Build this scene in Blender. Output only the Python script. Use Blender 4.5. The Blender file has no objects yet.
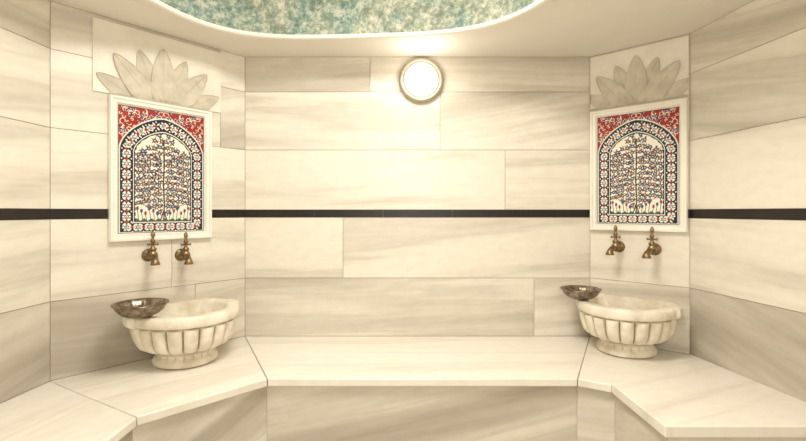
import bpy, bmesh, math, random
import numpy as np
from mathutils import Vector, Matrix
random.seed(7)
scene = bpy.context.scene
scene.view_settings.view_transform = 'Standard'
H = 1.2
BT = H - 0.73           # bench top
CE = H + 0.912          # ceiling

# ------------------------------------------------------------ materials
def newmat(name):
    m = bpy.data.materials.new(name); m.use_nodes = True
    nt = m.node_tree; b = nt.nodes['Principled BSDF']
    return m, nt, b
def N(nt, t, **k):
    n = nt.nodes.new(t)
    for a, v in k.items(): setattr(n, a, v)
    return n
def ramp(nt, stops):
    r = N(nt, 'ShaderNodeValToRGB'); e = r.color_ramp.elements
    while len(e) < len(stops): e.new(0.5)
    for i, (p, c) in enumerate(stops):
        e[i].position = p; e[i].color = (c[0], c[1], c[2], 1)
    return r
def mixc(nt, mode='MIX'):
    n = N(nt, 'ShaderNodeMix', data_type='RGBA', blend_type=mode)
    return n, n.inputs[0], n.inputs[6], n.inputs[7], n.outputs[2]

def marble(name, light=(0.82,0.765,0.66), dark=(0.41,0.36,0.285), rough=0.32):
    m, nt, b = newmat(name); L = nt.links.new
    uv = N(nt, 'ShaderNodeUVMap', uv_map='UVMap')
    at = N(nt, 'ShaderNodeAttribute', attribute_name='tone')
    def streak(sx, sy, scale, det, dist, rg=0.55):
        mp = N(nt, 'ShaderNodeMapping'); mp.inputs['Scale'].default_value = (sx, sy, 1)
        L(uv.outputs[0], mp.inputs[0])
        n = N(nt, 'ShaderNodeTexNoise'); n.inputs['Scale'].default_value = scale
        n.inputs['Detail'].default_value = det; n.inputs['Distortion'].default_value = dist
        n.inputs['Roughness'].default_value = rg
        L(mp.outputs[0], n.inputs['Vector']); return n
    n1 = streak(0.30, 3.3, 1.6, 4, 0.2, 0.48)
    n2 = streak(0.35, 8.0, 1.3, 3, 0.2)
    n3 = streak(3, 5, 5, 8, 0.2)
    ma = N(nt, 'ShaderNodeMath', operation='ADD'); L(n1.outputs[0], ma.inputs[0])
    ms = N(nt, 'ShaderNodeMath', operation='MULTIPLY_ADD'); L(at.outputs['Fac'], ms.inputs[0])
    ms.inputs[1].default_value = 0.50; ms.inputs[2].default_value = -0.25
    L(ms.outputs[0], ma.inputs[1])
    r1 = ramp(nt, [(0.44,(0,0,0)), (0.50,(0.13,)*3), (0.55,(0.40,)*3), (0.585,(0.28,)*3), (0.65,(0.48,)*3), (0.79,(.9,.9,.9))]); L(ma.outputs[0], r1.inputs[0])
    x, f, a, c, o = mixc(nt); L(r1.outputs[0], f)
    a.default_value = (*light,1); c.default_value = (*dark,1)
    r2 = ramp(nt, [(0.57,(1,1,1)), (0.63,(0.91,0.895,0.87)), (0.70,(1,1,1))]); L(n2.outputs[0], r2.inputs[0])
    x2, f2, a2, c2, o2 = mixc(nt, 'MULTIPLY'); f2.default_value = 0.75; L(o, a2); L(r2.outputs[0], c2)
    r3 = ramp(nt, [(0.3,(0.95,0.94,0.92)), (0.62,(1.0,1.0,1.0))]); L(n3.outputs[0], r3.inputs[0])
    x3, f3, a3, c3, o3 = mixc(nt, 'MULTIPLY'); f3.default_value = 1; L(o2, a3); L(r3.outputs[0], c3)
    L(o3, b.inputs['Base Color']); b.inputs['Roughness'].default_value = rough
    b.inputs['Specular IOR Level'].default_value = 0.3
    return m
M_wall = marble('marble_wall')
M_top = marble('marble_bench_top', light=(0.87,0.825,0.735), dark=(0.66,0.595,0.49), rough=0.3)

def simple(name, col, rough=0.5, metal=0.0, noise=0.0, nscale=20, bump=0.0, col2=None):
    m, nt, b = newmat(name); L = nt.links.new
    tc = N(nt, 'ShaderNodeTexCoord')
    n = N(nt, 'ShaderNodeTexNoise'); n.inputs['Scale'].default_value = nscale; n.inputs['Detail'].default_value = 5
    L(tc.outputs['Object'], n.inputs['Vector'])
    c2 = col2 or tuple(c*(1-noise) for c in col)
    r = ramp(nt, [(0.35, c2), (0.65, col)]); L(n.outputs[0], r.inputs[0])
    L(r.outputs[0], b.inputs['Base Color'])
    b.inputs['Roughness'].default_value = rough; b.inputs['Metallic'].default_value = metal
    if bump:
        bp = N(nt, 'ShaderNodeBump'); bp.inputs['Strength'].default_value = bump; bp.inputs['Distance'].default_value = 0.003
        L(n.outputs[0], bp.inputs['Height']); L(bp.outputs[0], b.inputs['Normal'])
    return m
M_grout = simple('grout', (0.40,0.34,0.26), 0.9, noise=0.2)
M_band = simple('black_marble_band', (0.014,0.008,0.006), 0.4, noise=0.5, nscale=12)
M_plaster = simple('ceiling_plaster', (0.83,0.785,0.70), 0.8, noise=0.04, nscale=4)
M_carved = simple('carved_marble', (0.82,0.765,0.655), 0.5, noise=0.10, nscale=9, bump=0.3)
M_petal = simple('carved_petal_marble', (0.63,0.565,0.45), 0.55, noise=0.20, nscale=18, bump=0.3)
M_frame = simple('frame_marble', (0.88,0.84,0.74), 0.35, noise=0.07, nscale=9)
M_brass = simple('aged_brass', (0.33,0.23,0.125), 0.42, 1.0, noise=0.5, nscale=40)
M_copper = simple('tinned_copper', (0.36,0.29,0.22), 0.32, 1.0, noise=0.6, nscale=45, bump=0.5)
M_floor = simple('floor_marble', (0.62,0.57,0.47), 0.35, noise=0.15, nscale=3)
M_ring = simple('lamp_ring_metal', (0.46,0.40,0.30), 0.4, 0.5, noise=0.1)
def basinmat():
    m, nt, b = newmat('basin_marble'); L = nt.links.new
    tc = N(nt,'ShaderNodeTexCoord'); n = N(nt,'ShaderNodeTexNoise'); n.inputs['Scale'].default_value=13; n.inputs['Detail'].default_value=6
    L(tc.outputs['Object'], n.inputs['Vector'])
    r = ramp(nt,[(.35,(.68,.60,.46)),(.62,(.86,.80,.68))]); L(n.outputs[0], r.inputs[0])
    g = N(nt,'ShaderNodeAttribute', attribute_name='groove')     # darker brown in the carved flutes and mouldings
    x,f,a,c,o = mixc(nt); L(g.outputs['Fac'], f); L(r.outputs[0], a); c.default_value=(.36,.27,.165,1)
    L(o, b.inputs['Base Color']); b.inputs['Roughness'].default_value=.42
    bp=N(nt,'ShaderNodeBump'); bp.inputs['Strength'].default_value=.3; bp.inputs['Distance'].default_value=.004
    L(n.outputs[0],bp.inputs['Height']); L(bp.outputs[0],b.inputs['Normal'])
    return m
M_basin = basinmat()

def mural():
    m, nt, b = newmat('mural_paint'); L = nt.links.new
    tc = N(nt, 'ShaderNodeTexCoord')
    n = N(nt, 'ShaderNodeTexNoise'); n.inputs['Scale'].default_value = 26; n.inputs['Detail'].default_value = 8
    n.inputs['Roughness'].default_value = 0.8
    n2 = N(nt, 'ShaderNodeTexNoise'); n2.inputs['Scale'].default_value = 6; n2.inputs['Detail'].default_value = 4
    L(tc.outputs['Object'], n.inputs['Vector']); L(tc.outputs['Object'], n2.inputs['Vector'])
    r = ramp(nt, [(0.38,(0.07,0.105,0.065)), (0.45,(0.15,0.215,0.16)), (0.50,(0.25,0.315,0.25)), (0.54,(0.45,0.455,0.35)), (0.62,(0.72,0.68,0.54))])
    L(n.outputs[0], r.inputs[0])
    r2 = ramp(nt, [(0.42,(0.18,0.29,0.26)), (0.55,(0.36,0.35,0.24)), (0.66,(0.5,0.47,0.36))]); L(n2.outputs[0], r2.inputs[0])
    x, f, a, c, o = mixc(nt); f.default_value = 0.32; L(r.outputs[0], a); L(r2.outputs[0], c)
    L(o, b.inputs['Base Color']); b.inputs['Roughness'].default_value = 0.8
    return m
M_mural = mural()

def tilemat():
    m, nt, b = newmat('painted_glazed_tile'); L = nt.links.new
    at = N(nt, 'ShaderNodeAttribute', attribute_name='paint')
    L(at.outputs['Color'], b.inputs['Base Color']); b.inputs['Roughness'].default_value = 0.12
    tc = N(nt, 'ShaderNodeTexCoord'); n = N(nt, 'ShaderNodeTexNoise'); n.inputs['Scale'].default_value = 8
    L(tc.outputs['Object'], n.inputs['Vector'])
    bp = N(nt, 'ShaderNodeBump'); bp.inputs['Strength'].default_value = 0.1; bp.inputs['Distance'].default_value = 0.003
    L(n.outputs[0], bp.inputs['Height']); L(bp.outputs[0], b.inputs['Normal'])
    return m
M_tile = tilemat()
def glassmat():
    m, nt, b = newmat('lamp_opal_glass')
    b.inputs['Base Color'].default_value = (0.90,0.86,0.78,1)
    b.inputs['Emission Color'].default_value = (1,0.95,0.86,1)
    b.inputs['Emission Strength'].default_value = 0.6
    b.inputs['Roughness'].default_value = 0.25
    return m
M_opal = glassmat()

# ------------------------------------------------------------ helpers
def obj_from_bm(name, bm, mats, smooth=False, parent=None, mw=None, bevel=0.0, bseg=2, normals=True):
    if normals: bmesh.ops.recalc_face_normals(bm, faces=bm.faces)
    me = bpy.data.meshes.new(name); bm.to_mesh(me); bm.free()
    for m in mats: me.materials.append(m)
    if smooth:
        for p in me.polygons: p.use_smooth = True
    o = bpy.data.objects.new(name, me); scene.collection.objects.link(o)
    if mw is not None: o.matrix_world = mw
    if parent: o.parent = parent
    if bevel:
        b = o.modifiers.new('bevel','BEVEL'); b.width = bevel; b.segments = bseg; b.limit_method = 'ANGLE'
    return o
def empty(name, mw=Matrix.Identity(4)):
    e = bpy.data.objects.new(name, None); e.empty_display_size = 0.1
    scene.collection.objects.link(e); e.matrix_world = mw; return e
def frame(p0, p1, center=(0,0.8)):
    """local x along the wall, y INTO the wall (away from room), z up"""
    p0 = Vector((p0[0],p0[1],0)); p1 = Vector((p1[0],p1[1],0)); u = (p1-p0).normalized()
    n = Vector((u.y,-u.x,0))
    if (Vector((*center,0))-p0).dot(n) < 0: n = -n
    back = -n
    M = Matrix(((u.x,back.x,0,p0.x),(u.y,back.y,0,p0.y),(0,0,1,0),(0,0,0,1)))
    return M, (p1-p0).length
def box(bm, x0,x1,y0,y1,z0,z1, mi=0):
    v = [bm.verts.new((x,y,z)) for x in (x0,x1) for y in (y0,y1) for z in (z0,z1)]
    fs = []
    for q in ((0,1,3,2),(4,6,7,5),(0,4,5,1),(2,3,7,6),(0,2,6,4),(1,5,7,3)):
        f = bm.faces.new([v[i] for i in q]); f.material_index = mi; fs.append(f)
    return fs
def slab_attr(bm, faces, tone, ang, axis='xz'):
    uvl = bm.loops.layers.uv.get('UVMap') or bm.loops.layers.uv.new('UVMap')
    cl = bm.loops.layers.float_color.get('tone') or bm.loops.layers.float_color.new('tone')
    ox, oy = random.uniform(0,60), random.uniform(0,60); c, s = math.cos(ang), math.sin(ang)
    for f in faces:
        for l in f.loops:
            p = l.vert.co
            a, b = (p.x, p.z) if axis=='xz' else (p.x, p.y)
            if axis=='xz': a += p.y
            l[uvl].uv = (ox + a*c + b*s, oy - a*s + b*c)
            l[cl] = (tone,tone,tone,1)
G = 0.0015
def wall(name, p0, p1, rows):
    M, Lw = frame(p0, p1)
    bm = bmesh.new()
    bm.loops.layers.uv.new('UVMap'); bm.loops.layers.float_color.new('tone')
    for z0, z1, cuts, tones, angs in rows:
        us = [0]+list(cuts)+[Lw]
        for i in range(len(us)-1):
            fs = box(bm, us[i]+G, us[i+1]-G, 0, 0.02, H+z0+G, H+z1-G, 0)
            slab_attr(bm, fs, tones[i % len(tones)], angs[i % len(angs)])
    box(bm, -0.004, Lw+0.004, 0.003, 0.07, 0, CE+0.05, 1)
    return obj_from_bm(name, bm, [M_wall, M_grout], mw=M), M, Lw

BL=(-.929,2.588); BR=(1.10,2.588); L1=(-1.524,1.90); R1=(1.467,2.25)
LF=(-1.70,-1.2); RF=(1.90,-1.2)
zA,zB,zC,zD,zE,zF,zG,z0 = .912,.706,.365,.013,-.031,-.388,-.73,-1.2
wb, MB, LB = wall('wall_back', BL, BR, [
 (z0,zG,[1.0],[.4,.4],[0.05]),
 (zG,zF,[(534-245)/170],[.56,.68],[.05,.08]),
 (zF,zE,[(343-245)/170],[.40,.54],[.10,.07]),
 (zE,zD,[1.0],[.3],[0]),
 (zD,zC,[(505-245)/170],[.34,.28],[.03,.02]),
 (zC,zB,[(440-245)/170],[.42,.68],[-.03,.16]),
 (zB,zA,[(370-245)/170],[.84,.52],[.06,.03])])
wl, ML, LL = wall('wall_left_angled', L1, BL, [
 (z0,zG,[.5],[.4],[0]), (zG,zF,[.62],[.92,.78],[-.08,.12]), (zF,zE,[.50],[.38,.48],[.06,-.06]), (zE,zD,[],[.3],[0]),
 (zD,zC,[.40],[.38,.34],[.05]), (zC,zB,[.76],[.46,.78],[.10,.25]), (zB,zA,[.76],[.52,.54],[.06,.2])])
wr, MR, LR = wall('wall_right_angled', BR, R1, [
 (z0,zG,[],[.4],[0]), (zG,zF,[],[.5],[.05]), (zF,zE,[],[.38],[.05]), (zE,zD,[],[.3],[0]),
 (zD,zC,[],[.3],[.1]), (zC,zB,[],[.3],[.1]), (zB,zA,[],[.4],[.1])])
ws, MS, LS = wall('wall_left', LF, L1, [
 (z0,zG,[1.5],[.4],[0]), (zG,zF,[1.2,2.4],[.5,.6,.94],[.1,.15,.2]), (zF,zE,[.9,2.0],[.50],[.08]), (zE,zD,[],[.3],[0]),
 (zD,zC,[1.4],[.3,.46],[.06]), (zC,zB,[.8,2.1],[.3,.5,.48],[.1,.15]), (zB,zA,[1.5],[.4,.60],[.1])])
wq, MQ, LQ = wall('wall_right', R1, RF, [
 (z0,zG,[1.5],[.4],[0]), (zG,zF,[1.1,2.2],[.96,.5,.5],[-.28,.1]), (zF,zE,[1.0,2.2],[.44,.4],[-.05,.12]), (zE,zD,[],[.3],[0]),
 (zD,zC,[1.4],[.38,.35],[-.10]), (zC,zB,[.9,2.1],[.58,.5,.3],[-.22,-.3]), (zB,zA,[1.5],[.54,.4],[-.2])])
wf, MF, LFw = wall('wall_front', RF, LF, [
 (z0,zG,[1.2,2.4],[.4],[0]), (zG,zF,[1.5],[.5],[.1]), (zF,zE,[1,2],[.35],[.12]), (zE,zD,[],[.3],[0]),
 (zD,zC,[1.4],[.3,.35],[.1]), (zC,zB,[.8,2.1],[.3,.5,.3],[.2]), (zB,zA,[1.5],[.4,.4],[.15])])
for i,(M,Lw) in enumerate(((MB,LB),(ML,LL),(MR,LR),(MS,LS),(MQ,LQ),(MF,LFw))):
    bm = bmesh.new(); n = max(1, round(Lw/0.4))
    for k in range(n):
        box(bm, Lw*k/n+.0003, Lw*(k+1)/n-.0003, -0.0025, 0.003, H+zE, H+zD)
    obj_from_bm('trim_%d'%(i+1), bm, [M_band], mw=M)

# ------------------------------------------------------------ floor
room = [LF, L1, BL, BR, R1, RF]
bm = bmesh.new()
vb = [bm.verts.new((x,y,-0.05)) for x,y in room]; vt = [bm.verts.new((x,y,0)) for x,y in room]
bm.faces.new(vb); bm.faces.new(vt)
for i in range(6): bm.faces.new((vb[i],vb[(i+1)%6],vt[(i+1)%6],vt[i]))
obj_from_bm('floor', bm, [M_floor])

# ------------------------------------------------------------ ceiling with rounded opening
HC = Vector((-0.225, 1.12)); HA, HB = 0.90, 1.16
def hole(th, g=0.0):
    c, s = math.cos(th), math.sin(th); e = 2/3.6
    px = math.copysign(abs(c)**e, c); py = math.copysign(abs(s)**e, s)
    return Vector((HC.x + (HA+g)*px, HC.y + (HB+g)*py - .06*px*max(0,py)))
def ray_room(p):
    d = (p-HC).normalized(); best = 1e9
    for i in range(6):
        a = Vector(room[i]); b = Vector(room[(i+1)%6]); e = b-a
        den = d.x*e.y - d.y*e.x
        if abs(den) < 1e-9: continue
        w = a-HC; t = (w.x*e.y - w.y*e.x)/den; s = (w.x*d.y - w.y*d.x)/den
        if t > 0 and -1e-6 <= s <= 1+1e-6: best = min(best, t)
    return HC + d*best
NT = 240
ths = [2*math.pi*i/NT for i in range(NT)]
def bridge(bm, a, b):
    n = len(a)
    for i in range(n): bm.faces.new((a[i],a[(i+1)%n],b[(i+1)%n],b[i]))
bm = bmesh.new()
outer = [ray_room(hole(t)) for t in ths]
for c in room:
    c = Vector(c); k = min(range(NT), key=lambda i:(outer[i]-c).length); outer[k] = c
R = []
R.append([bm.verts.new((p.x,p.y,CE+0.12)) for p in outer])
R.append([bm.verts.new((p.x,p.y,CE)) for p in outer])
for g, dz in ((0.045,0.0),(0.042,-0.005),(0.034,-0.010),(0.012,-0.010),(0.003,-0.005),(0.0,0.002),(0.0,0.012),(0.012,0.014),(0.014,0.12)):
    R.append([bm.verts.new((*hole(t,g), CE+dz)) for t in ths])
for a, b in zip(R, R[1:]): bridge(bm, a, b)
bridge(bm, R[-1], R[0])
obj_from_bm('ceiling', bm, [M_plaster])
bm = bmesh.new(); R = []
for g, dz in ((0.012,0.010),(0.008,0.16),(-0.03,0.28),(-0.14,0.40),(-0.34,0.50),(-0.6,0.56),(-0.8,0.58)):
    R.append([bm.verts.new((*hole(t,g), CE+dz)) for t in ths])
for a, b in zip(R, R[1:]): bridge(bm, a, b)
bm.faces.new(R[-1])
obj_from_bm('painted_ceiling_dome', bm, [M_mural], smooth=True)

# ------------------------------------------------------------ benches
F1=(-.593,1.925); F2=(.764,1.925); FL=(-.947,1.567); FLn=(-.93,-1.19); FR1=(.878,1.857); FR2=(.885,1.487); RW=(1.563,1.487)
bench = empty('marble_bench')
def slab(name, pts, zt, th, tone, ang, mi=M_top):
    bm = bmesh.new(); bm.loops.layers.uv.new('UVMap'); bm.loops.layers.float_color.new('tone')
    c = Vector((sum(p[0] for p in pts)/len(pts), sum(p[1] for p in pts)/len(pts)))
    q = []
    for p in pts:
        v = Vector(p); q.append(v + (c-v).normalized()*0.0018)
    a = [bm.verts.new((p.x,p.y,zt-th)) for p in q]; b = [bm.verts.new((p.x,p.y,zt)) for p in q]
    bm.faces.new(a); bm.faces.new(b); n = len(q)
    for i in range(n): bm.faces.new((a[i],a[(i+1)%n],b[(i+1)%n],b[i]))
    slab_attr(bm, bm.faces, tone, ang, 'xy')
    return obj_from_bm(name, bm, [mi], parent=bench, bevel=0.005, bseg=3)
slab('seat_slab_back', [BL,BR,F2,F1], BT, .035, .34, 0.02)
slab('seat_slab_left_corner', [BL,F1,FL,L1], BT, .035, .46, 0.8)
slab('seat_slab_left', [L1,FL,(-.94,.2),(-1.61,.2)], BT, .035, .46, 1.4)
slab('seat_slab_left_near', [(-1.61,.2),(-.94,.2),(-.93,-1.19),(-1.69,-1.19)], BT, .035, .28, 1.4)
slab('seat_slab_right_corner', [BR,F2,FR1,R1], BT, .035, .34, -0.8)
slab('seat_slab_right', [R1,FR1,FR2,RW], BT+.006, .041, .30, 0.4)
line = [Vector(p) for p in (FLn,FL,F1,F2,FR1,FR2,RW)]
def inset(line, d):
    out=[]
    for i,p in enumerate(line):
        ns=[]
        for a,b in ((i-1,i),(i,i+1)):
            if a>=0 and b<len(line):
                u=(line[b]-line[a]).normalized(); ns.append(Vector((-u.y,u.x)))
        if len(ns)==2:
            m=(ns[0]+ns[1]); m=m/ (1+ns[0].dot(ns[1])); out.append(p+m*d)
        else: out.append(p+ns[0]*d)
    return out
fr = inset(line, .022); bk = inset(line, .045)
specs=[([1.3],[.6,.74],[.2,.4]),([],[.80],[.45]),([],[.68],[.22]),([],[.7],[.1]),([],[.7],[.3]),([],[.6],[.1])]
names=['riser_left','riser_left_corner','riser_back','riser_right_corner','riser_right','riser_right_end']
zt=BT-.036
for i,(cuts,tones,angs) in enumerate(specs):
    bm=bmesh.new(); bm.loops.layers.uv.new('UVMap'); bm.loops.layers.float_color.new('tone')
    Lw=(fr[i+1]-fr[i]).length; us=[0]+[c/Lw for c in cuts]+[1]
    u=(fr[i+1]-fr[i])
    for k in range(len(us)-1):
        e0=.0006/Lw
        q=[fr[i]+u*(us[k]+e0), fr[i]+u*(us[k+1]-e0), bk[i]+(bk[i+1]-bk[i])*(us[k+1]-e0), bk[i]+(bk[i+1]-bk[i])*(us[k]+e0)]
        a=[bm.verts.new((p.x,p.y,0.001)) for p in q]; b=[bm.verts.new((p.x,p.y,zt)) for p in q]
        fs=[bm.faces.new(a),bm.faces.new(b)]+[bm.faces.new((a[j],a[(j+1)%4],b[(j+1)%4],b[j])) for j in range(4)]
        ox,oy=random.uniform(0,50),random.uniform(0,50); c,s=math.cos(angs[k%len(angs)]),math.sin(angs[k%len(angs)])
        uvl=bm.loops.layers.uv['UVMap']; cl=bm.loops.layers.float_color['tone']; un=u.normalized()
        for f in fs:
            for l in f.loops:
                s0=(l.vert.co.xy-fr[i]).dot(un); z=l.vert.co.z
                l[uvl].uv=(ox+s0*c+z*s, oy-s0*s+z*c); t=tones[k%len(tones)]; l[cl]=(t,t,t,1)
    obj_from_bm(names[i], bm, [M_wall], parent=bench)
bm=bmesh.new()
core=inset(line,.044)
poly=[(p.x,p.y) for p in core]; poly[-1]=(1.55,poly[-1][1])
poly += [(R1[0]-.002,R1[1]-.004),(BR[0]-.002,BR[1]-.004),(BL[0]+.002,BL[1]-.004),(L1[0]+.004,L1[1]),(-1.69,-1.19)]
a=[bm.verts.new((x,y,.001)) for x,y in poly]; b=[bm.verts.new((x,y,zt-.001)) for x,y in poly]
bm.faces.new(a); bm.faces.new(b)
for i in range(len(poly)): j=(i+1)%len(poly); bm.faces.new((a[i],a[j],b[j],b[i]))
obj_from_bm('bench_core', bm, [M_grout], parent=bench)

# ------------------------------------------------------------ tile panels
def paint():
    W, Hh = 41.0, 60.5; nx, ny = 261, 385
    X, Y = np.meshgrid(np.linspace(-W/2,W/2,nx), np.linspace(0,Hh,ny))
    C = np.zeros((ny,nx,3))
    cream=(.82,.78,.65); navy=(.02,.025,.05); red=(.36,.030,.020); white=(.80,.76,.64); green=(.07,.11,.07); blue=(.04,.09,.24)
    def put(mask, col, a=1.0): C[mask] = C[mask]*(1-a)+np.array(col)*a
    def arch(w, spring, apex, y):
        t = np.clip((y-spring)/(apex-spring), 0, 1)
        return np.where(y<=spring, w, w*(1-t**1.7)**0.62) * (y<=apex)
    def circ(x,y,r): return (X-x)**2+(Y-y)**2 < r*r
    def ell(x,y,a,b,th):
        c,s = math.cos(th),math.sin(th); dx=X-x; dy=Y-y
        return ((dx*c+dy*s)/a)**2+((-dx*s+dy*c)/b)**2 < 1
    def stroke(pts, w, col):
        for (x0,y0),(x1,y1) in zip(pts,pts[1:]):
            dx,dy=x1-x0,y1-y0; l=dx*dx+dy*dy+1e-9
            t=np.clip(((X-x0)*dx+(Y-y0)*dy)/l,0,1)
            put((X-x0-t*dx)**2+(Y-y0-t*dy)**2 < w*w, col)
    rnd = random.Random(3)
    put(np.ones_like(X,bool), red)
    for k in range(90):
        x=rnd.uniform(0.8,20); y=rnd.uniform(38,60); r=rnd.uniform(.7,1.7); a0=rnd.uniform(0,6.28)
        for sg in (1,-1):
            pts=[(sg*(x+r*(1-j/14)*math.cos(a0+j*.55)), y+r*(1-j/14)*math.sin(a0+j*.55)) for j in range(9)]
            stroke(pts,.15,white)
    for k in range(44):
        x=rnd.uniform(1,20); y=rnd.uniform(42,60)
        for sg in (1,-1): put(circ(sg*x,y,.66), blue if k%2 else navy); put(circ(sg*x,y,.26), white)
    o = np.abs(X) < arch(20.2,40,57,Y)
    put(o, white); o2 = np.abs(X) < arch(19.6,40,56.3,Y); put(o2 & (Y>.7), navy)
    path=[(-16.8,3.0)]
    y=3.0
    while y<39: y+=.5; path.append((-16.8,y))
    for t in np.linspace(0,1,60):
        yy=39+(53.2-39)*t
        path.append((-16.8*(1-t**1.7)**0.62 if t<1 else 0, yy))
    path += [(-a,b) for a,b in reversed(path)]
    bot=[(v,2.9) for v in np.arange(-16.8,16.9,.5)]
    def walk(pl, step):
        out=[pl[0]]; acc=0
        for (x0,y0),(x1,y1) in zip(pl,pl[1:]):
            acc+=math.hypot(x1-x0,y1-y0)
            if acc>=step: out.append((x1,y1)); acc=0
        return out
    for pl in (path,bot):
        for i,(cx,cy) in enumerate(walk(pl,2.1)):
            if i%2==0:
                for a in np.arange(0,6.28,1.047): put(ell(cx+1.15*math.cos(a),cy+1.15*math.sin(a),.80,.48,a), white)
                put(circ(cx,cy,1.0), blue); put(circ(cx,cy,.60), white); put(circ(cx,cy,.38), red)
            else:
                for a in (0,1.57,3.14,4.71):
                    put(ell(cx+1.5*math.cos(a+.78),cy+1.5*math.sin(a+.78),.9,.36,a+.78), white)
                put(circ(cx,cy,.7), red)
                for a in (0,1.57,3.14,4.71): put(circ(cx+2.1*math.cos(a),cy+2.1*math.sin(a),.34), white)
    i1 = (np.abs(X) < arch(14.0,39,50.2,Y)) & (Y>5.0)
    put(i1, white); i2 = (np.abs(X) < arch(13.6,39,49.7,Y)) & (Y>5.4); put(i2, navy)
    sc = .5*np.abs(np.sin(Y*1.2))
    i3 = (np.abs(X)+sc < arch(13.3,39,49.2,Y)) & (Y>5.8); put(i3, cream)
    dk=(.09,.055,.04)
    keep = C.copy()
    stroke([(0,6),(.3,14),(-.2,24),(.2,34),(0,46)],.36,dk)
    stroke([(-1.5,6),(0,11),(1.5,6)],.3,dk)
    fl=[]
    for k,yb in enumerate(np.arange(9.0,44,2.9)):
        mx = (12.2 if yb<33 else max(2.5,12.2-(yb-33)*.95)); up = 6.5 if yb<34 else 4
        for sg in (1,-1):
            pts=[(sg*mx*t, yb+up*(t**.7)*(1+.12*math.sin(6*t))) for t in np.linspace(0,1,8)]
            stroke(pts,.14,dk)
            nfl = max(2,round(mx/2.4))
            for j in range(nfl):
                t=(j+.8)/nfl if nfl>1 else 1
                t=min(t,1); px=sg*mx*t; py=yb+up*(t**.7)+(0.8 if j%2 else -.6)
                for q in range(6):
                    a=rnd.uniform(0,6.28); put(ell(px+1.3*math.cos(a),py+1.3*math.sin(a),.6,.25,a), rnd.choice((green,dk,navy)))
                fl.append((px,py))
    for i,(x,y) in enumerate(fl):
        if abs(x)>.9:
            put(circ(x,y,1.0), (.05,.035,.05)); put(circ(x,y,.74), ((.26,.18,.20),(.14,.14,.24),(.32,.12,.11))[i%3]); put(circ(x,y,.24), cream)
    for sg in (1,-1):
        for k in range(6):
            x0=sg*(2.5+k*1.8); stroke([(x0,6),(x0+sg*.6,9+k%3*1.2)],.16,green)
            put(ell(x0+sg*.6,9.6+k%3*1.2,1.0,.6,1.5), red if k%2 else blue)
    put((Y<6.6+.5*np.sin(X*1.9)) & i3, green)
    C2 = np.where(i3[...,None], C, keep); C = C2
    for yy in (20.2,40.4): C[(np.abs(Y-yy)<.12)] *= .7
    C[np.abs(X)<.1] *= .8
    e=(np.abs(X)>W/2-.45)|(Y<.45)|(Y>Hh-.45); C[e]=navy
    return X/100,Y/100,C
PX,PY,PC = paint()
ny,nx = PX.shape
tm = bpy.data.meshes.new('painted_tiles')
verts = np.zeros((ny*nx,3)); verts[:,0]=PX.ravel(); verts[:,2]=PY.ravel()
idx = np.arange(ny*nx).reshape(ny,nx)
faces = np.stack([idx[:-1,:-1],idx[:-1,1:],idx[1:,1:],idx[1:,:-1]],-1).reshape(-1,4)
tm.from_pydata(verts.tolist(), [], faces.tolist())
ca = tm.color_attributes.new('paint','FLOAT_COLOR','POINT')
ca.data.foreach_set('color', np.concatenate([PC.reshape(-1,3),np.ones((ny*nx,1))],1).astype('f').ravel())
tm.materials.append(M_tile)

def moulding(bm, w, h, prof):
    R=[]
    for ins, pr in prof:
        R.append([bm.verts.new((x,-pr,z)) for x,z in ((-w/2+ins,ins),(w/2-ins,ins),(w/2-ins,h-ins),(-w/2+ins,h-ins))])
    for a,b in zip(R,R[1:]+[R[0]]): bridge(bm,a,b)
def tile_panel(M, u, zb, h):
    w = .486; mw = M @ Matrix.Translation((u,0,H+zb))
    e = empty('arabesque_tile_panel', mw)
    bm = bmesh.new()
    moulding(bm, w, h, [(0,0.0005),(0,.022),(.004,.029),(.013,.029),(.017,.022),(.027,.020),(.031,.022),(.036,.014),(.039,.010),(.039,0.0005)])
    f = obj_from_bm('frame', bm, [M_frame]); f.parent = e
    t = bpy.data.objects.new('painted_tiles', tm); scene.collection.objects.link(t)
    t.parent = e; t.location = (0,-.008,.038); t.scale = ((w-.076)/.41,1,(h-.076)/.605)
    bm = bmesh.new(); box(bm,-w/2+.03,w/2-.03,-.007,-.003,.03,h-.03)
    b = obj_from_bm('tile_backing', bm, [M_frame]); b.parent = e
tile_panel(ML, .458, -.142, .692)
tile_panel(MR, .2495, -.106, .690)

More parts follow.
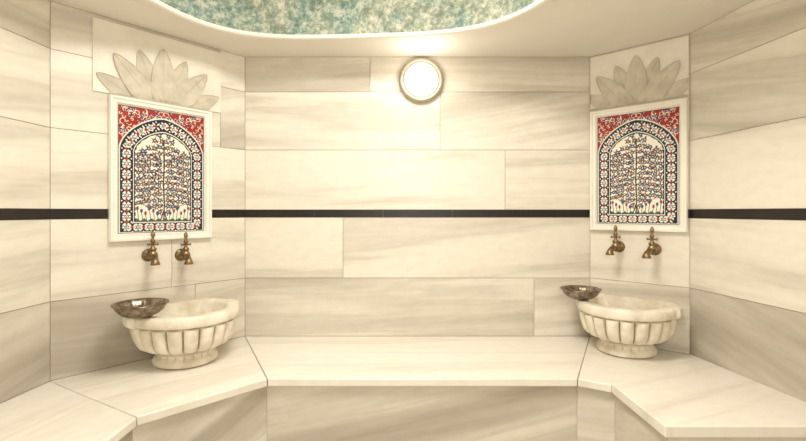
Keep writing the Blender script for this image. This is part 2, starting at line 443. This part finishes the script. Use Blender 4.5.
# ------------------------------------------------------------ carved leaf reliefs
def relief(M, u0, u1, zb, zt, cu, cz, s):
    bm = bmesh.new()
    box(bm, u0, u1, -.008, -.0003, H+zb, H+zt, 0)
    def petal(ang, ln, w, y0, rise):
        n=24; d=Vector((math.sin(ang),0,math.cos(ang))); p=Vector((math.cos(ang),0,-math.sin(ang)))
        rows=[]
        for i in range(n+1):
            t=i/n; hw=w*(math.sin(math.pi*t**.95)**.62*(1-.18*t) if 0<t<1 else 0.0)+.0004
            c=Vector((cu,0,H+cz))+d*ln*t; k=rise
            row=[]
            for q,yy in ((-1,0),(-.98,.9),(-.88,1.0),(-.76,.50),(-.06,.30),(0,.05),(.06,.30),(.76,.50),(.88,1.0),(.98,.9),(1,0)):
                P=c+p*hw*q; P.x=min(max(P.x,u0+.002),u1-.002); P.z=min(P.z,H+zt-.002)
                fade=max(0,min(1,(P.z-(H+zb))/.012)); P.z=max(P.z,H+zb+.0015)
                row.append(bm.verts.new((P.x,-.0079-(y0+k*yy)*fade,P.z)))
            rows.append(row)
        for a,b in zip(rows,rows[1:]):
            for j in range(10):
                if max(v.co.z for v in (a[j],a[j+1],b[j+1],b[j])) < H+zb+.002: continue
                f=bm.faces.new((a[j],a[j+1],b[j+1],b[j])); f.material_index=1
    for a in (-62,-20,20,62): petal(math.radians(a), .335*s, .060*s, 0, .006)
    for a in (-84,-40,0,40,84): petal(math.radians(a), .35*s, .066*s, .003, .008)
    obj_from_bm('carved_leaf_relief', bm, [M_carved, M_petal], mw=M)
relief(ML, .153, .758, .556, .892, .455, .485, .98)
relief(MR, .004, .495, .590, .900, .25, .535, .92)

# ------------------------------------------------------------ lathe & tube
def lathe(bm, prof, seg=64, M=Matrix.Identity(4), mod=None, mi=0):
    R=[]
    for r,z in prof:
        if r < 1e-5: R.append([bm.verts.new(M@Vector((0,0,z)))]); continue
        ring=[]
        for i in range(seg):
            t=2*math.pi*i/seg; P=Vector((r*math.cos(t),r*math.sin(t),z))
            if mod: P=mod(P,t,r,z)
            ring.append(bm.verts.new(M@P))
        R.append(ring)
    for a,b in zip(R,R[1:]):
        for i in range(seg):
            j=(i+1)%seg
            if len(a)==1 and len(b)==1: continue
            if len(a)==1: f=bm.faces.new((a[0],b[i],b[j]))
            elif len(b)==1: f=bm.faces.new((a[i],a[j],b[0]))
            else: f=bm.faces.new((a[i],a[j],b[j],b[i]))
            f.material_index=mi; f.smooth=True
    return R
def tube(bm, pts, rad, seg=16, mi=0):
    pts=[Vector(p) for p in pts]; R=[]; up=None
    for i,p in enumerate(pts):
        d=(pts[min(i+1,len(pts)-1)]-pts[max(i-1,0)]).normalized()
        if up is None: up=Vector((1,0,0)) if abs(d.x)<.9 else Vector((0,1,0))
        a=(up-d*up.dot(d)).normalized(); b=d.cross(a); up=a
        R.append([bm.verts.new(p+(a*math.cos(t)+b*math.sin(t))*rad[i]) for t in [2*math.pi*k/seg for k in range(seg)]])
    for a,b in zip(R,R[1:]):
        for i in range(seg):
            f=bm.faces.new((a[i],a[(i+1)%seg],b[(i+1)%seg],b[i])); f.smooth=True; f.material_index=mi
    for r in (R[0],R[-1]):
        f=bm.faces.new(r); f.material_index=mi

# ------------------------------------------------------------ basins
def basin(M, u, d, sc=1.0, lug=.09):
    mw = M @ Matrix.Translation((u,-d,BT+.0015))
    SEG=360; ng=20
    out=[(0,0,0),(.140,0,0),(.152,.006,0),(.153,.020,0),(.147,.030,0),(.138,.036,.3),(.132,.044,.5),(.134,.054,.5),(.143,.060,0),(.148,.066,0),(.145,.071,0),
         (.158,.075,.5),(.184,.082,.9),(.206,.094,1),(.221,.112,1),(.230,.136,1),(.237,.163,1),(.241,.187,1),(.241,.198,.6),(.232,.204,0),
         (.240,.206,0),(.252,.211,0),(.257,.220,0),(.257,.248,0),(.252,.255,0),(.243,.259,0)]
    inn=[(.205,.259),(.196,.254),(.190,.244),(.184,.20),(.165,.155),(.135,.125),(.07,.112),(0,.110)]
    bm=bmesh.new(); col=bm.verts.layers.float_color.new('groove')
    R=[]
    for k,(r,z,fl) in enumerate(out+[(a,b,0) for a,b in inn]):
        inner = k>=len(out)
        if r<1e-5: v=bm.verts.new((0,0,z)); v[col]=(0,0,0,1); R.append([v]); continue
        ring=[]
        for i in range(SEG):
            t=2*math.pi*i/SEG; rib=abs(math.cos(ng*t/2)); s=1.0; g=0
            if fl: s += .125*fl*(rib**.5-.75); g=fl*max(0,.34-rib)/.34*.7
            if k>=19 and not inner:
                for c in (0,math.pi):
                    dd=abs((t-c+math.pi)%(2*math.pi)-math.pi); s += lug*max(0,min(1,(.15-dd)/.04))
            if k in (8,9,10,19): g=.35
            x=r*s*math.cos(t); y=r*s*math.sin(t)
            y=min(y, d-.035 if inner else d-.001)
            v=bm.verts.new((x*sc,y,z)); v[col]=(g,g,g,1); ring.append(v)
        R.append(ring)
    for a,b in zip(R,R[1:]):
        for i in range(SEG):
            j=(i+1)%SEG
            if len(a)==1: bm.faces.new((a[0],b[i],b[j]))
            elif len(b)==1: bm.faces.new((a[i],a[j],b[0]))
            else: bm.faces.new((a[i],a[j],b[j],b[i]))
    o=obj_from_bm('marble_wash_basin', bm, [M_basin], mw=mw)
    o.data.polygons.foreach_set('use_smooth',[True]*len(o.data.polygons))
    md=o.modifiers.new('es','EDGE_SPLIT'); md.split_angle=math.radians(38)
basin(ML, .9097-.4389+.030, .165, .95)
basin(MR, .238, .145, .93, .06)

# ------------------------------------------------------------ bowls
def bowl(x,y,z,r,tilt=(0,0)):
    bm=bmesh.new(); s=r/.12
    prof=[(0,0),(.045,0),(.052,.003),(.078,.014),(.098,.032),(.106,.046),(.110,.056),(.117,.059),(.1215,.063),(.119,.067),(.110,.064),(.102,.048),(.090,.031),(.07,.017),(.045,.008),(.03,.008),(.022,.015),(.012,.020),(0,.021)]
    def mod(P,t,rr,zz):
        k=1+.012*abs(math.sin(16*t)) if .06<rr<.11 else 1
        if rr>.118: k=1+.015*abs(math.sin(24*t))
        return Vector((P.x*k,P.y*k,P.z))
    lathe(bm,[(a*s,b*s) for a,b in prof],144,mod=mod)
    mw=Matrix.Translation((x,y,z)) @ Matrix.Rotation(tilt[0],4,'X') @ Matrix.Rotation(tilt[1],4,'Y')
    o=obj_from_bm('copper_bath_bowl', bm, [M_copper], mw=mw)
    o.data.polygons.foreach_set('use_smooth',[True]*len(o.data.polygons))
bowl(-1.176,1.972,BT+.2615,.113)
bowl(.958,2.372,BT+.2615,.104)

# ------------------------------------------------------------ taps
def tap(M,u,z):
    bm=bmesh.new()
    Rx=Matrix.Rotation(math.radians(90),4,'X')
    lathe(bm,[(0,0),(.024,0),(.026,.003),(.022,.007),(.013,.011),(.0095,.014),(.0095,.030),(.013,.033),(.013,.037),(.010,.040),(.010,.050)],32,Rx)
    lathe(bm,[(0,-.020),(.008,-.019),(.015,-.013),(.0185,-.002),(.0175,.008),(.012,.016),(.010,.020),(.0135,.023),(.0135,.029),(.008,.033),(.0055,.042),(.0055,.052),(.009,.055),(.010,.060),(.006,.066),(.0045,.074),(.0075,.080),(.0085,.087),(.005,.096),(0,.102)],32,Matrix.Translation((0,-.055,0)))
    tube(bm,[(-.020,-.055,.047),(-.014,-.055,.047),(0,-.055,.047),(.014,-.055,.047),(.020,-.055,.047)],[.0055,.0035,.004,.0035,.0055],12)
    tube(bm,[(0,-.060,-.002),(-.003,-.078,-.003),(-.006,-.094,-.006),(-.008,-.104,-.013),(-.009,-.109,-.022),(-.009,-.110,-.030),(-.009,-.110,-.032)],[.012,.0115,.0115,.0125,.0155,.0185,.0165],20)
    bmesh.ops.scale(bm, vec=(1.22,1.1,1.22), verts=bm.verts)
    obj_from_bm('brass_wall_tap', bm, [M_brass], mw=M@Matrix.Translation((u,0,H+z)))
tap(ML,.388,-.215); tap(ML,.545,-.225)
tap(MR,.160,-.195); tap(MR,.340,-.20)

# ------------------------------------------------------------ wall lamp
lm = MB @ Matrix.Translation(((421-245)/170,0,H+.77))
lamp = empty('round_wall_lamp', lm)
Rx=Matrix.Rotation(math.radians(90),4,'X')
bm=bmesh.new(); lathe(bm,[(0,.0),(.122,0),(.130,.004),(.132,.018),(.128,.030),(.118,.036),(.106,.034),(.102,.026),(.102,.012),(0,.012)],96,Rx)
o=obj_from_bm('base_ring', bm,[M_ring]); o.parent=lamp
bm=bmesh.new(); lathe(bm,[(.101,.014),(.101,.028),(.097,.042),(.086,.057),(.068,.070),(.043,.079),(.02,.083),(0,.084)],96,Rx)
o=obj_from_bm('opal_glass', bm,[M_opal]); o.parent=lamp
o.data.polygons.foreach_set('use_smooth',[True]*len(o.data.polygons))

# ------------------------------------------------------------ lights
def area(name, loc, rot, size, power, col=(1,.95,.875)):
    l=bpy.data.lights.new(name,'AREA'); l.shape='DISK'; l.size=size; l.energy=power; l.color=col
    o=bpy.data.objects.new(name,l); scene.collection.objects.link(o); o.location=loc; o.rotation_euler=rot; return o
area('dome_light', (-.1,1.20,CE+.46), (0,0,0), .7, 42)
area('room_softbox', (0.1,-.75,1.65), (math.radians(88),0,0), .8, 25)
pl=bpy.data.lights.new('lamp_bulb','POINT'); pl.energy=2.0; pl.color=(1,.93,.82); pl.shadow_soft_size=.06
po=bpy.data.objects.new('lamp_bulb',pl); scene.collection.objects.link(po); po.location=(.106,2.588-.19,H+.76)
w=bpy.data.worlds.new('world'); scene.world=w; w.use_nodes=True
w.node_tree.nodes['Background'].inputs[0].default_value=(1,.95,.86,1); w.node_tree.nodes['Background'].inputs[1].default_value=.15

# ------------------------------------------------------------ camera
c=bpy.data.cameras.new('camera'); co=bpy.data.objects.new('camera',c); scene.collection.objects.link(co)
co.location=(0,0,H); co.rotation_euler=(math.radians(90),0,0)
c.sensor_width=36; c.lens=440/806*36; c.shift_y=-8.5/806; c.clip_start=.02
scene.camera=co
